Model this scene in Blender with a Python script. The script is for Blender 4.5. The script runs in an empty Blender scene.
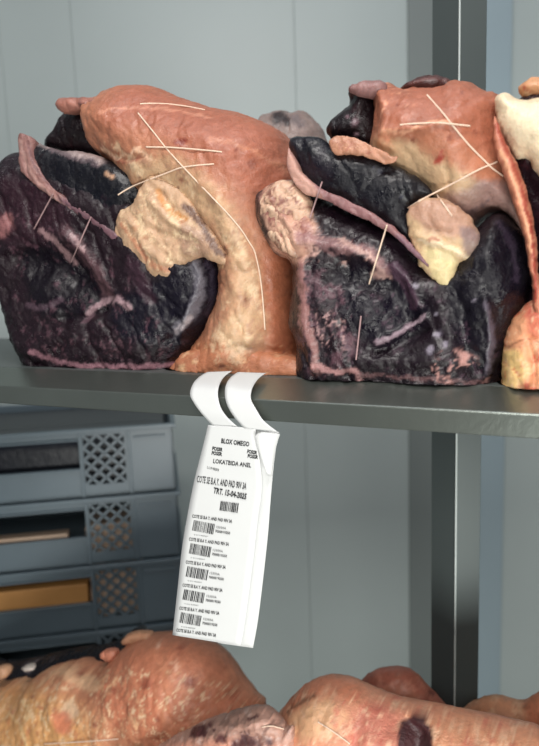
import bpy, bmesh, math
import numpy as np
from mathutils import Vector, Matrix
from mathutils.bvhtree import BVHTree

W, H, F = 539.0, 746.0, 700.0
CAMZ = 1.95
PITCH, ROLL = math.radians(9.0), math.radians(2.0)
C = bpy.context.scene.collection

# ------------------------------------------------------------------ camera
fw = Vector((0, math.cos(PITCH), -math.sin(PITCH)))
rt0 = Vector((1, 0, 0)); up0 = rt0.cross(fw)
rt = rt0 * math.cos(ROLL) - up0 * math.sin(ROLL)
up = up0 * math.cos(ROLL) + rt0 * math.sin(ROLL)
CP = Vector((0, 0, CAMZ))
cd = bpy.data.cameras.new('camera'); cam = bpy.data.objects.new('camera', cd); C.objects.link(cam)
cam.matrix_world = Matrix(((rt.x, up.x, -fw.x, CP.x), (rt.y, up.y, -fw.y, CP.y), (rt.z, up.z, -fw.z, CP.z), (0, 0, 0, 1)))
cd.sensor_fit = 'HORIZONTAL'; cd.sensor_width = 36; cd.lens = F * 36 / W; cd.clip_start = .01
bpy.context.scene.camera = cam
RT, UP, FW, CPn = [np.array(v) for v in (rt, up, fw, CP)]

def ray(u, v):
    return fw + rt * ((u - W / 2) / F) + up * ((H / 2 - v) / F)
def at_z(u, v, z):
    r = ray(u, v); return CP + r * ((z - CP.z) / r.z)
def at_y(u, v, y):
    r = ray(u, v); return CP + r * (y / r.y)
def project(P):
    q = P - CPn; w = q @ FW
    return W / 2 + F * (q @ RT) / w, H / 2 - F * (q @ UP) / w

# ------------------------------------------------------------------ rack frame of reference
ZF = CAMZ - .177                # front edge of the rail
ZS = CAMZ - .157                # shelf sheet
ZL = CAMZ - 1.10                 # lower shelf
A = at_z(0, 386, ZF); B = at_z(539, 414.6, ZF)
e1 = (B - A); e1.z = 0; e1.normalize(); e2 = Vector((-e1.y, e1.x, 0)); EZ = Vector((0, 0, 1))
A = A.copy(); A.z = 0
E1, E2, An = [np.array(v) for v in (e1, e2, A)]
def on_d(u, v, d):              # point on the upright plane d metres behind the rail's front
    r = ray(u, v); o = A + e2 * d
    return CP + r * (((o - CP).dot(e2)) / r.dot(e2))
def local(P):
    q = P - A; return q.dot(e1), q.dot(e2), P.z
def R3(s, d, z): return A + e1 * s + e2 * d + EZ * z

# ------------------------------------------------------------------ noise (numpy)
def _hash(i, j, k, seed):
    h = (i * 374761393 + j * 668265263 + k * 1274126177 + seed * 362437) & 0xFFFFFFFF
    h = ((h ^ (h >> 13)) * 1274126177) & 0xFFFFFFFF
    h = (h ^ (h >> 16)) & 0xFFFFFFFF
    return h / 4294967295.0
def vnoise(P, seed=0):
    f = np.floor(P).astype(np.int64); t = P - f; t = t * t * (3 - 2 * t)
    r = 0
    for a in (0, 1):
        wa = t[:, 0] if a else 1 - t[:, 0]
        for b in (0, 1):
            wb = t[:, 1] if b else 1 - t[:, 1]
            for c in (0, 1):
                wc = t[:, 2] if c else 1 - t[:, 2]
                r = r + wa * wb * wc * _hash(f[:, 0] + a, f[:, 1] + b, f[:, 2] + c, seed)
    return r * 2 - 1
def fbm(P, scale, octv=3, seed=0, gain=.5):
    r = 0; a = 1; n = 0
    for o in range(octv):
        r = r + a * vnoise(P * (scale * 2 ** o) + 17.3 * o, seed + o); n += a; a *= gain
    return r / n

# ------------------------------------------------------------------ 2D helpers
def crom(pts, n=5, closed=True):
    p = np.array(pts, float); m = len(p); out = []
    rng = range(m if closed else m - 1)
    for i in rng:
        if closed: a, b, c, d = p[(i - 1) % m], p[i], p[(i + 1) % m], p[(i + 2) % m]
        else: a, b, c, d = p[max(i - 1, 0)], p[i], p[i + 1], p[min(i + 2, m - 1)]
        for k in range(n):
            t = k / n
            out.append(.5 * ((2 * b) + (-a + c) * t + (2 * a - 5 * b + 4 * c - d) * t * t + (-a + 3 * b - 3 * c + d) * t ** 3))
    if not closed: out.append(p[-1])
    return np.array(out)
def seg_dist(Q, poly, closed=True):
    n = len(poly); best = np.full(len(Q), 1e18); bp = np.zeros_like(Q); inside = np.zeros(len(Q), bool)
    for i in range(n if closed else n - 1):
        a = poly[i]; b = poly[(i + 1) % n]; ab = b - a; L = ab @ ab
        if L < 1e-18: continue
        t = np.clip(((Q - a) @ ab) / L, 0, 1); c = a + t[:, None] * ab
        d = ((Q - c) ** 2).sum(1); m = d < best; best[m] = d[m]; bp[m] = c[m]
        if closed:
            cr = ((a[1] > Q[:, 1]) != (b[1] > Q[:, 1]))
            with np.errstate(divide='ignore', invalid='ignore'):
                xi = (b[0] - a[0]) * (Q[:, 1] - a[1]) / (b[1] - a[1]) + a[0]
            inside ^= cr & (Q[:, 0] < xi)
    return np.sqrt(best), bp, inside
def sm(x): x = np.clip(x, 0, 1); return x * x * (3 - 2 * x)
def lin(c):
    c = np.array(c, float) / 255.
    return np.where(c <= .04045, c / 12.92, ((c + .055) / 1.055) ** 2.4)

# ------------------------------------------------------------------ materials
def newmat(name):
    m = bpy.data.materials.new(name); m.use_nodes = True
    return m, m.node_tree.nodes, m.node_tree.links, m.node_tree.nodes['Principled BSDF']
def tex_noise(N, L, scale, detail=4, rough=.55, coord='Object', stretch=None):
    tc = N.new('ShaderNodeTexCoord'); n = N.new('ShaderNodeTexNoise')
    n.inputs['Scale'].default_value = scale; n.inputs['Detail'].default_value = detail; n.inputs['Roughness'].default_value = rough
    if stretch:
        mp = N.new('ShaderNodeMapping'); mp.inputs['Scale'].default_value = stretch
        L.new(tc.outputs[coord], mp.inputs['Vector']); L.new(mp.outputs[0], n.inputs['Vector'])
    else: L.new(tc.outputs[coord], n.inputs['Vector'])
    return n
def simple(name, col, rough=.5, metal=0., var=.12, scale=30, bump=.0, spec=.5, stretch=None, bscale=None):
    m, N, L, b = newmat(name)
    n = tex_noise(N, L, scale, stretch=stretch)
    mx = N.new('ShaderNodeMix'); mx.data_type = 'RGBA'
    c = lin(col)
    mx.inputs[6].default_value = (*(c * (1 - var)), 1); mx.inputs[7].default_value = (*np.minimum(c * (1 + var), 1), 1)
    L.new(n.outputs['Fac'], mx.inputs[0]); L.new(mx.outputs[2], b.inputs['Base Color'])
    b.inputs['Roughness'].default_value = rough; b.inputs['Metallic'].default_value = metal
    b.inputs['Specular IOR Level'].default_value = spec
    if bump:
        n2 = tex_noise(N, L, bscale or scale * 4, stretch=stretch)
        bp = N.new('ShaderNodeBump'); bp.inputs['Strength'].default_value = bump; bp.inputs['Distance'].default_value = .002
        L.new(n2.outputs['Fac'], bp.inputs['Height']); L.new(bp.outputs[0], b.inputs['Normal'])
    return m
def flesh(name, r0, r1, bump, sss, coat):
    m, N, L, b = newmat(name)
    at = N.new('ShaderNodeVertexColor'); at.layer_name = 'Col'
    n = tex_noise(N, L, 90, 5, .6)
    mr = N.new('ShaderNodeMapRange'); mr.inputs[1].default_value = .3; mr.inputs[2].default_value = .7
    mr.inputs[3].default_value = .86; mr.inputs[4].default_value = 1.14
    L.new(n.outputs['Fac'], mr.inputs[0])
    mu = N.new('ShaderNodeVectorMath'); mu.operation = 'SCALE'
    L.new(at.outputs['Color'], mu.inputs[0]); L.new(mr.outputs[0], mu.inputs['Scale']); L.new(mu.outputs[0], b.inputs['Base Color'])
    n3 = tex_noise(N, L, 55, 3)
    m3 = N.new('ShaderNodeMapRange'); m3.inputs[1].default_value = .35; m3.inputs[2].default_value = .65
    m3.inputs[3].default_value = r0; m3.inputs[4].default_value = r1
    L.new(n3.outputs['Fac'], m3.inputs[0]); L.new(m3.outputs[0], b.inputs['Roughness'])
    n2 = tex_noise(N, L, 140, 4, .6); n4 = tex_noise(N, L, 420, 2, .5)
    ad = N.new('ShaderNodeMath'); ad.operation = 'MULTIPLY_ADD'; ad.inputs[1].default_value = .35
    L.new(n4.outputs['Fac'], ad.inputs[0]); L.new(n2.outputs['Fac'], ad.inputs[2])
    bp = N.new('ShaderNodeBump'); bp.inputs['Strength'].default_value = bump; bp.inputs['Distance'].default_value = .003
    L.new(ad.outputs[0], bp.inputs['Height']); L.new(bp.outputs[0], b.inputs['Normal'])
    b.inputs['Subsurface Weight'].default_value = sss; b.inputs['Subsurface Radius'].default_value = (1, .4, .2)
    b.inputs['Subsurface Scale'].default_value = .006
    b.inputs['Coat Weight'].default_value = coat; b.inputs['Coat Roughness'].default_value = .25
    return m
FAT = flesh('beef_fat', .36, .62, .55, .06, .08)
LEAN = flesh('dried_lean', .2, .55, .9, 0, .22)
LEAN.node_tree.nodes['Principled BSDF'].inputs['Specular IOR Level'].default_value = .32

# ------------------------------------------------------------------ object helpers
def link(o, parent=None):
    C.objects.link(o)
    if parent: o.parent = parent; o.matrix_parent_inverse = parent.matrix_world.inverted()
    return o
def tag(o, label, cat, group=None):
    o['label'] = label; o['category'] = cat
    if group: o['group'] = group
    return o
def empty(name, loc):
    o = bpy.data.objects.new(name, None); o.matrix_world = Matrix.Translation(loc); C.objects.link(o)
    o.empty_display_size = .05; return o
def meshobj(name, verts, faces, mat, parent=None, smooth=False, bevel=0, weld=False):
    me = bpy.data.meshes.new(name); me.from_pydata([tuple(v) for v in verts], [], faces); me.validate()
    bm = bmesh.new(); bm.from_mesh(me)
    if weld: bmesh.ops.remove_doubles(bm, verts=bm.verts, dist=1e-6)
    bmesh.ops.recalc_face_normals(bm, faces=bm.faces); bm.to_mesh(me); bm.free()
    if smooth: me.polygons.foreach_set('use_smooth', [True] * len(me.polygons))
    me.materials.append(mat)
    o = bpy.data.objects.new(name, me); link(o, parent)
    if bevel:
        md = o.modifiers.new('bevel', 'BEVEL'); md.width = bevel; md.segments = 2; md.limit_method = 'ANGLE'
    return o
class MB:
    def __init__(s, fr=None): s.v = []; s.f = []; s.fr = fr or (lambda a, b, c: Vector((a, b, c)))
    def prism(s, prof, lo, hi, axis='s'):
        n = len(prof); b = len(s.v)
        for t in (lo, hi):
            for (p, q) in prof: s.v.append(s.fr(t, p, q) if axis == 's' else (s.fr(p, t, q) if axis == 'd' else s.fr(p, q, t)))
        s.f += [tuple(b + i for i in range(n)), tuple(b + n + i for i in reversed(range(n)))]
        s.f += [(b + i, b + (i + 1) % n, b + n + (i + 1) % n, b + n + i) for i in range(n)]
    def box(s, x0, x1, y0, y1, z0, z1): s.prism([(y0, z0), (y1, z0), (y1, z1), (y0, z1)], x0, x1)
    def bar(s, a, b, w, y0, y1):      # flat bar in the x-z plane from a to b
        a = np.array(a); b = np.array(b); t = (b - a) / np.linalg.norm(b - a); n = np.array((-t[1], t[0])) * w / 2
        s.prism([tuple(a - n), tuple(b - n), tuple(b + n), tuple(a + n)], y0, y1, 'd')
    def build(s, name, mat, parent=None, bevel=0): return meshobj(name, s.v, s.f, mat, parent, bevel=bevel)
def tube(name, pts, r, mat, parent=None, sides=7):
    P = [Vector(p) for p in crom([tuple(p) for p in pts], 6, False)]
    v = []; f = []
    for i, p in enumerate(P):
        t = (P[min(i + 1, len(P) - 1)] - P[max(i - 1, 0)]).normalized()
        a = t.cross(Vector((.3, .2, 1))).normalized(); b = t.cross(a)
        for k in range(sides):
            an = 2 * math.pi * k / sides; v.append(p + (a * math.cos(an) + b * math.sin(an)) * r)
        if i:
            for k in range(sides):
                o = (i - 1) * sides; f.append((o + k, o + (k + 1) % sides, o + sides + (k + 1) % sides, o + sides + k))
    f += [tuple(range(sides)), tuple(len(v) - 1 - k for k in range(sides))]
    return meshobj(name, v, f, mat, parent, smooth=True)

# ------------------------------------------------------------------ lobes of meat
SURF = {}; DS = 0.0
def paint(P, base, ops, seed, lean):
    u, v = project(P); Q = np.stack([u, v], 1)
    nz = lambda sc, sd, o=3: fbm(P, sc, o, seed + sd)
    wx = np.stack([nz(70, 1), nz(70, 2)], 1); wf = np.stack([nz(220, 3), nz(220, 4)], 1)
    col = np.tile(lin(base), (len(P), 1))
    col = col * (1 + .16 * nz(35, 5)[:, None])
    for op in ops:
        k = op[0]
        if k == 'poly':
            _, pts, c, soft, wr, opa = op
            d, _, ins = seg_dist(Q + wx * wr + wf * wr * .5, crom(pts, 4)); sd = np.where(ins, d, -d)
            m = sm(sd / soft + .5) * opa
        elif k == 'line':
            _, pts, w, c, wr, opa = op
            d, _, _ = seg_dist(Q + wx * wr + wf * wr * .6, crom(pts, 4, False), False)
            m = sm((w - d) / (w * .7) + .3) * opa
        elif k == 'mot':              # mottling inside a polygon
            _, pts, c, sc, th, opa = op
            d, _, ins = seg_dist(Q + wx * 4, crom(pts, 4)); sd = np.where(ins, d, -d)
            Pm = P + np.stack([wf[:, 0], wf[:, 1], wx[:, 0]], 1) * .006 + np.stack([wx[:, 0], wx[:, 1], wx[:, 1]], 1) * .010
            Pm = np.stack([Pm[:, 0] * .95 + Pm[:, 2] * .5, Pm[:, 1], (Pm[:, 2] * .9 - Pm[:, 0] * .5) * .55], 1)
            m = sm(sd / 8 + .3) * sm((fbm(Pm, sc * .75, 4, seed + 31, .6) - th) / .3) * opa
        elif k == 'spot':
            _, pts, c, opa = op
            m = 0
            for (x, y, r) in pts:
                q = Q + wx * r * .5 + wf * r * .5
                m = np.maximum(m, sm(1.4 - np.hypot(q[:, 0] - x, q[:, 1] - y) / r))
            m = m * opa
        col = col * (1 - m[:, None]) + lin(c) * m[:, None]
    if lean: q_ = sm(col.mean(1, keepdims=True) / .22); col = col * (np.array((.44, .38, .43)) * (1 - q_) + q_ * np.array((1, .95, .95)))
    else: g = col.mean(1, keepdims=True); col = (col * .95 + g * .05) * np.array((.96, .95, .89))
    return np.clip(col, 0, 1)

def lobe(name, parent, pts, d, Hh, T, mat, base, ops=(), R=.05, step=.0025, zf=None, seed=0, amp=.002, relief=(), warp=.0022, tilt=(0, 0), nsc=60, RT_=None, crease=None):
    d = d - DS
    if crease is None: crease = (.0036, 24, .45) if mat is LEAN else (.0022, 34, .6)
    L2 = np.array([local(on_d(x, y, d))[::2] for x, y in crom(pts, 5)])
    lo = L2.min(0) - 2 * step; hi = L2.max(0) + 2 * step
    xs = np.arange(lo[0], hi[0], step); zs = np.arange(lo[1], hi[1], step)
    X, Z = np.meshgrid(xs, zs, indexing='ij'); Q = np.stack([X.ravel(), Z.ravel()], 1)
    dist, bp, ins = seg_dist(Q, L2); nx, nz_ = X.shape
    I = ins.reshape(nx, nz_)
    use = I.copy()
    for a, b in ((0, 1), (1, 0), (1, 1)):
        pass
    cell = I[:-1, :-1] | I[1:, :-1] | I[:-1, 1:] | I[1:, 1:]
    used = np.zeros_like(I); used[:-1, :-1] |= cell; used[1:, :-1] |= cell; used[:-1, 1:] |= cell; used[1:, 1:] |= cell
    near = (ins & (dist < step * .45)) | ~ins
    Q = np.where(near[:, None], bp, Q); dist = np.where(near, 0, dist)
    rim = near
    # soften the distance field so that no medial crease shows
    D = dist.reshape(nx, nz_).copy()
    for _ in range(10):
        Dp = np.pad(D, 1, mode='edge'); D2 = (Dp[:-2, 1:-1] + Dp[2:, 1:-1] + Dp[1:-1, :-2] + Dp[1:-1, 2:] + 4 * Dp[1:-1, 1:-1]) / 8
        D = np.where(I & ~near.reshape(nx, nz_), D2, D)
    dist = D.ravel()
    prof = lambda R_: np.sqrt(np.maximum(0, 1 - (1 - np.clip(dist / R_, 0, 1)) ** 2))
    us = used.ravel(); idx = -np.ones(len(Q), int); idx[us] = np.arange(us.sum())
    q = Q[us]; rimu = rim[us]; pf = prof(R)[us]; pb = prof(RT_ or max(R, T * .7))[us]
    base3 = An + q[:, :1] * E1 + q[:, 1:] * np.array((0, 0, 1.)) + E2 * d
    wv = np.stack([fbm(base3, 45, 3, seed + 51), fbm(base3, 45, 3, seed + 52)], 1) * warp
    wv = wv + np.stack([fbm(base3, 170, 2, seed + 53), fbm(base3, 170, 2, seed + 54)], 1) * warp * .6
    base3 = base3 + wv[:, :1] * E1 + wv[:, 1:] * np.array((0, 0, 1.))
    cx = q.mean(0); tl = (q[:, 0] - cx[0]) * tilt[0] + (q[:, 1] - cx[1]) * tilt[1]
    off = Hh * pf
    fr = base3 - E2 * (off + tl)[:, None]
    u, v = project(fr); UV = np.stack([u, v], 1)
    ex = (fbm(base3, 22, 3, seed) * amp * 2.2 + fbm(base3, nsc, 4, seed + 7) * amp + fbm(base3, 220, 3, seed + 9) * amp * .35) * np.minimum(1, pf * 1.6)
    Pc = base3 + np.stack([fbm(base3, 30, 2, seed + 71 + i) for i in range(3)], 1) * .012
    Pc = np.stack([Pc @ (E1 * .9 + np.array((0, 0, .45))), Pc @ E2, (Pc @ (np.array((0, 0, .9)) - E1 * .45)) * crease[2]], 1)
    for oo, (cs, ca) in enumerate(((crease[1], 1), (crease[1] * 2.3, .5), (crease[1] * 5, .22))):
        rn = 1 - np.abs(vnoise(Pc * cs + 9.1 * oo, seed + 81 + oo)); ex = ex - crease[0] * ca * sm((rn - .78) / .22) * np.minimum(1, pf * 1.5)
    wpx = np.stack([fbm(base3, 60, 3, seed + 61), fbm(base3, 60, 3, seed + 62)], 1) * 3
    for (pl, w, a) in relief:
        dd, _, _ = seg_dist(UV + wpx, crom(pl, 4, False), False)
        ex = ex + a * np.exp(-(dd / w) ** 2) * np.minimum(1, pf * 2)
    fr = fr - E2 * ex[:, None]
    bk = base3 + E2 * (T * pb - tl)[:, None] + E2 * (fbm(base3, 25, 3, seed + 3) * amp * 2 * pb)[:, None]
    n = len(fr); bi = np.arange(n) + n; bi[rimu] = np.arange(n)[rimu]
    V = np.concatenate([fr, bk])
    if zf is not None: V[:, 2] = np.maximum(V[:, 2], zf)
    gi = idx.reshape(nx, nz_); a, b, c, e = gi[:-1, :-1][cell], gi[1:, :-1][cell], gi[1:, 1:][cell], gi[:-1, 1:][cell]
    Ff = np.stack([a, b, c, e], 1); Fb = bi[np.stack([e, c, b, a], 1)]
    # drop cells lying wholly on the rim
    keep = ~(rimu[a] & rimu[b] & rimu[c] & rimu[e]); Ff = Ff[keep]; Fb = Fb[keep]
    faces = np.concatenate([Ff, Fb])
    usedv = np.unique(faces); rm = -np.ones(len(V), int); rm[usedv] = np.arange(len(usedv)); V = V[usedv]; faces = rm[faces]
    me = bpy.data.meshes.new(name)
    me.vertices.add(len(V)); me.vertices.foreach_set('co', V.ravel())
    me.loops.add(faces.size); me.loops.foreach_set('vertex_index', faces.ravel().astype(np.int32))
    me.polygons.add(len(faces)); me.polygons.foreach_set('loop_start', np.arange(0, faces.size, 4, dtype=np.int32))
    me.update(calc_edges=True); me.validate()
    ca = me.color_attributes.new('Col', 'FLOAT_COLOR', 'POINT')
    col = np.ones((len(me.vertices), 4)); col[:, :3] = paint(V, base, ops, seed, mat is LEAN)[:len(me.vertices)]
    ca.data.foreach_set('color', col.ravel())
    me.polygons.foreach_set('use_smooth', np.ones(len(me.polygons), bool)); me.materials.append(mat)
    o = bpy.data.objects.new(name, me); link(o, parent)
    root = parent
    SURF.setdefault(root.name, []).append(me)
    return o
def hit(root, u, v, off=.0008):
    r = ray(u, v).normalized(); best = None
    for me in SURF[root.name]:
        key = me.name
        if key not in BV: BV[key] = BVHTree.FromPolygons([x.co for x in me.vertices], [tuple(p.vertices) for p in me.polygons])
        h = BV[key].ray_cast(CP, r)
        if h[0] is not None and (best is None or h[3] < best): best = h[3]
    return None if best is None else CP + r * (best - off)
BV = {}
TWINE = simple('butchers_twine', (228, 202, 180), .8, var=.15, scale=400, bump=.5, bscale=900)
def twine(root, pts, r=.0011, lift=.0009, n=3, mat=None):
    P = []
    for (u, v) in crom(pts, n, False):
        h = hit(root, u, v, lift)
        if h is not None: P.append(h)
    if len(P) < 2: return
    # keep it taut: never dips sharply into a groove
    for _ in range(3):
        for i in range(1, len(P) - 1):
            m = (P[i - 1] + P[i + 1]) / 2
            if (m - CP).length < (P[i] - CP).length: P[i] = P[i].lerp(m, .7)
    return tube('twine', P, r, mat or TWINE, root)

#=================================================================== upper left cut
DS = .035
m1 = empty('beef_cut', on_d(160, 372, .2)); m1.location.z = ZS; bpy.context.view_layer.update()
tag(m1, 'tied beef cut on the upper shelf directly above the grey crates', 'meat', 'tied beef cuts on the upper shelf')
lobe('lean_muscle', m1, [(-10, 188), (2, 174), (10, 169), (18, 160), (26, 152), (50, 160), (90, 165), (130, 185), (170, 200), (200, 235), (226, 250), (231, 285), (222, 320), (205, 345), (192, 372), (186, 400), (120, 404), (72, 402), (50, 378), (32, 350), (24, 330), (19, 305), (8, 275), (1, 250), (-8, 225)],
     .19, .08, .17, LEAN, (46, 31, 40), [
    ('poly', [(0, 182), (30, 180), (70, 210), (60, 235), (20, 245), (0, 235)], (66, 38, 50), 14, 4, .8),
    ('poly', [(24, 252), (50, 248), (80, 265), (108, 292), (95, 312), (60, 318), (32, 305)], (24, 16, 30), 10, 4, .95),
    ('poly', [(110, 302), (150, 285), (180, 262), (222, 250), (232, 290), (205, 335), (165, 350), (120, 335)], (26, 25, 42), 14, 5, .9),
    ('mot', [(0, 210), (60, 220), (130, 270), (170, 340), (150, 365), (30, 350), (0, 270)], (112, 82, 92), 130, .2, .65),
    ('mot', [(30, 335), (100, 335), (185, 338), (200, 352), (180, 368), (60, 366)], (118, 88, 96), 150, .12, .7),
    ('spot', [(6, 222, 9), (2, 229, 8)], (150, 104, 104), .9),
    ('line', [(42, 232), (56, 243), (74, 262)], 4, (150, 122, 124), 4, .8),
    ('line', [(66, 232), (80, 247), (96, 270), (106, 292)], 7, (108, 82, 86), 5, .8),
    ('line', [(70, 236), (84, 250)], 3, (165, 138, 140), 4, .8),
    ('line', [(130, 262), (140, 280), (150, 300)], 7, (86, 62, 74), 4, .7),
    ('line', [(88, 313), (98, 305), (116, 299), (129, 307)], 3.5, (158, 132, 138), 3, .85),
    ('line', [(84, 322), (94, 314)], 3, (120, 96, 104), 3, .7),
    ('line', [(28, 305), (40, 308), (60, 300)], 3.5, (104, 86, 96), 3, .7),
    ('line', [(30, 352), (60, 362), (100, 367), (178, 365)], 3, (158, 118, 128), 3, .8),
    ('line', [(194, 262), (201, 285), (192, 312), (176, 330)], 6, (116, 116, 124), 4, .8),
    ('line', [(190, 318), (176, 332)], 3, (170, 164, 168), 2, .8),
    ('line', [(208, 262), (214, 285), (206, 315)], 3, (84, 80, 96), 4, .6)],
     R=.05, zf=ZS, seed=11, amp=.0032,
     relief=[([(24, 262), (60, 268), (95, 300)], 16, -.02), ([(60, 320), (88, 316), (108, 298)], 4, -.008), ([(90, 310), (105, 302), (128, 306)], 4, .007),
             ([(62, 232), (85, 255), (108, 292)], 6, .008), ([(120, 240), (140, 275), (150, 310)], 9, .008), ([(196, 260), (202, 285), (180, 330)], 6, .009),
             ([(150, 300), (170, 320), (160, 350)], 12, -.012), ([(215, 260), (222, 290), (205, 330)], 5, -.01)], nsc=75)
lobe('fat_cap', m1, [(97, 120), (100, 102), (112, 97), (120, 92), (132, 87), (150, 87), (165, 91), (185, 99), (210, 107), (235, 112), (262, 121), (280, 132), (292, 155), (300, 190), (302, 250), (300, 300), (304, 345), (306, 372), (300, 396), (240, 400), (190, 398), (180, 380), (176, 362), (186, 350), (205, 336), (218, 315), (228, 288), (226, 262), (213, 243), (200, 222), (180, 212), (160, 212), (148, 200), (140, 187), (125, 170), (110, 158), (103, 150), (100, 137)],
     .21, .11, .17, FAT, (176, 116, 90), [
    ('poly', [(97, 110), (130, 80), (180, 92), (240, 108), (290, 130), (310, 200), (300, 250), (270, 230), (240, 190), (190, 150), (140, 130), (110, 130)], (160, 92, 72), 40, 6, .85),
    ('poly', [(125, 168), (165, 158), (200, 178), (232, 210), (250, 250), (262, 300), (262, 350), (232, 360), (215, 345), (232, 290), (226, 255), (200, 220), (160, 210), (140, 190)], (204, 170, 136), 30, 9, .85),
    ('poly', [(266, 250), (300, 240), (305, 330), (308, 372), (278, 368), (268, 320)], (160, 90, 62), 16, 4, .8),  # shade from the neighbouring cut, put into the fat's colour
    ('poly', [(178, 352), (210, 340), (250, 352), (302, 356), (300, 380), (180, 380)], (196, 122, 86), 14, 4, .7),
    ('mot', [(100, 140), (180, 160), (250, 240), (262, 350), (200, 372), (230, 260), (140, 190)], (232, 205, 172), 70, .1, .6),
    ('mot', [(180, 345), (300, 345), (305, 375), (180, 378)], (232, 180, 140), 120, .15, .7),
    ('mot', [(120, 150), (230, 190), (262, 260), (262, 350), (235, 330), (225, 230)], (168, 122, 104), 90, .12, .6),
    ('line', [(188, 232), (204, 250), (222, 268)], 2, (226, 190, 150), 4, .6),
    ('line', [(212, 140), (250, 150), (285, 170)], 3, (196, 134, 108), 6, .5),
    ('spot', [(236, 150, 2), (150, 125, 2), (268, 200, 2), (246, 300, 2), (222, 366, 3), (262, 362, 3), (284, 352, 2)], (112, 50, 40), .8),
    ('line', [(104, 148), (120, 156), (136, 150), (150, 158)], 2.5, (236, 196, 168), 5, .7),
    ('line', [(106, 156), (122, 162), (140, 158)], 2, (150, 78, 62), 5, .6),
    ('line', [(160, 196), (172, 210), (188, 217)], 3, (196, 128, 70), 2, .7),
    ('line', [(178, 202), (198, 216), (208, 234), (224, 252)], 2.2, (96, 54, 46), 3, .7),
    ('spot', [(181, 142, 4), (185, 140, 3), (176, 143, 3)], (120, 40, 30), .9),
    ('spot', [(252, 164, 5), (182, 180, 3), (178, 188, 2), (140, 178, 2)], (120, 62, 48), .7),
    ('line', [(98, 112), (120, 108), (160, 108), (210, 118)], 1.5, (214, 150, 126), 3, .5)],
     R=.09, zf=ZS, seed=23, amp=.0016,
     relief=[([(178, 202), (198, 216), (210, 236), (224, 254)], 3, -.006), ([(160, 196), (175, 214), (190, 218)], 4, -.005), ([(262, 260), (264, 330), (258, 360)], 7, -.006),
             ([(104, 152), (125, 158), (142, 156)], 3, -.005), ([(240, 300), (250, 340)], 8, .005), ([(200, 180), (225, 210), (245, 260)], 9, .006), ([(215, 345), (240, 330), (250, 290)], 4, -.004),
             ([(186, 352), (230, 350), (290, 352)], 5, -.004)])
lobe('fat_base', m1, [(175, 366), (181, 355), (194, 350), (215, 352), (240, 349), (270, 354), (300, 358), (308, 370), (306, 384), (250, 392), (200, 392), (182, 384)],
     .130, .022, .09, FAT, (188, 120, 88), [('mot', [(178, 345), (300, 350), (305, 380), (178, 380)], (232, 184, 146), 110, .1, .7), ('spot', [(182, 368, 4), (195, 362, 3)], (230, 190, 150), .7)], R=.034, seed=27, warp=.003, amp=.0022, zf=ZS)
lobe('hanging_fat', m1, [(118, 212), (132, 205), (141, 188), (152, 176), (172, 184), (188, 198), (200, 214), (212, 232), (222, 248), (228, 266), (214, 262), (202, 256), (192, 262), (180, 268), (171, 278), (158, 279), (147, 273), (136, 259), (124, 248), (116, 232)],
     .116, .014, .07, FAT, (190, 154, 126), [
    ('line', [(158, 192), (168, 208), (184, 219)], 4, (198, 132, 66), 3, .8),
    ('line', [(185, 206), (200, 222), (212, 242), (224, 256)], 4, (70, 40, 42), 4, .8),
    ('poly', [(180, 228), (200, 232), (212, 252), (195, 256), (180, 250)], (140, 108, 96), 10, 4, .6),
    ('line', [(122, 225), (134, 240), (150, 262), (168, 270)], 3, (180, 112, 84), 3, .7),
    ('mot', [(120, 200), (160, 190), (200, 240), (160, 275), (120, 240)], (236, 208, 172), 110, .05, .7),
    ('spot', [(135, 228, 4), (146, 238, 3), (182, 222, 3)], (158, 104, 74), .7)],
     R=.034, seed=31, warp=.0035, crease=(.0025, 45, .5), amp=.0018, relief=[([(158, 192), (168, 208), (184, 219)], 3, -.006), ([(150, 200), (172, 222), (196, 236)], 4, .005), ([(130, 222), (145, 245), (165, 262)], 4, .004), ([(176, 240), (150, 228)], 3, -.004)], nsc=110)
lobe('upper_muscle', m1, [(26, 138), (40, 145), (60, 150), (85, 152), (100, 156), (122, 168), (138, 183), (143, 198), (140, 208), (128, 212), (120, 222), (117, 236), (95, 228), (75, 214), (55, 202), (38, 182), (28, 160)],
     .134, .018, .08, LEAN, (20, 23, 34), [
    ('line', [(30, 139), (48, 144), (66, 151), (86, 155), (100, 160)], 5.5, (156, 142, 140), 3, .95), ('line', [(52, 150), (78, 159), (98, 165)], 2.5, (104, 92, 96), 4, .8),
    ('spot', [(108, 174, 3), (112, 177, 3)], (186, 150, 122), .9),
    ('mot', [(60, 190), (120, 200), (118, 235), (80, 220)], (70, 46, 60), 120, .1, .6)],
     R=.03, seed=41, amp=.0012)
lobe('dark_opening', m1, [(46, 146), (58, 128), (66, 113), (80, 109), (97, 113), (102, 130), (106, 156), (85, 156), (65, 152)],
     .2, .03, .08, LEAN, (36, 20, 26), [('mot', [(46, 130), (100, 110), (104, 152), (60, 150)], (70, 34, 40), 90, .2, .6)], R=.03, seed=43, amp=.003)
lobe('skin_rim', m1, [(18, 137), (23, 133), (29, 139), (31, 155), (40, 173), (55, 190), (75, 204), (95, 218), (110, 229), (125, 243), (136, 260), (124, 250), (108, 236), (91, 223), (71, 210), (49, 196), (31, 181), (21, 168)],
     .111, .004, .05, FAT, (142, 102, 100), [
    ('poly', [(70, 198), (140, 240), (140, 265), (60, 214)], (104, 74, 88), 14, 3, .9),
    ('line', [(20, 140), (27, 165), (50, 195), (80, 218)], 1.8, (190, 150, 146), 2, .6),
    ('line', [(28, 142), (34, 165), (50, 185)], 1.5, (96, 62, 70), 2, .6)], R=.007, seed=53, amp=.0012, step=.0017)
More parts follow.
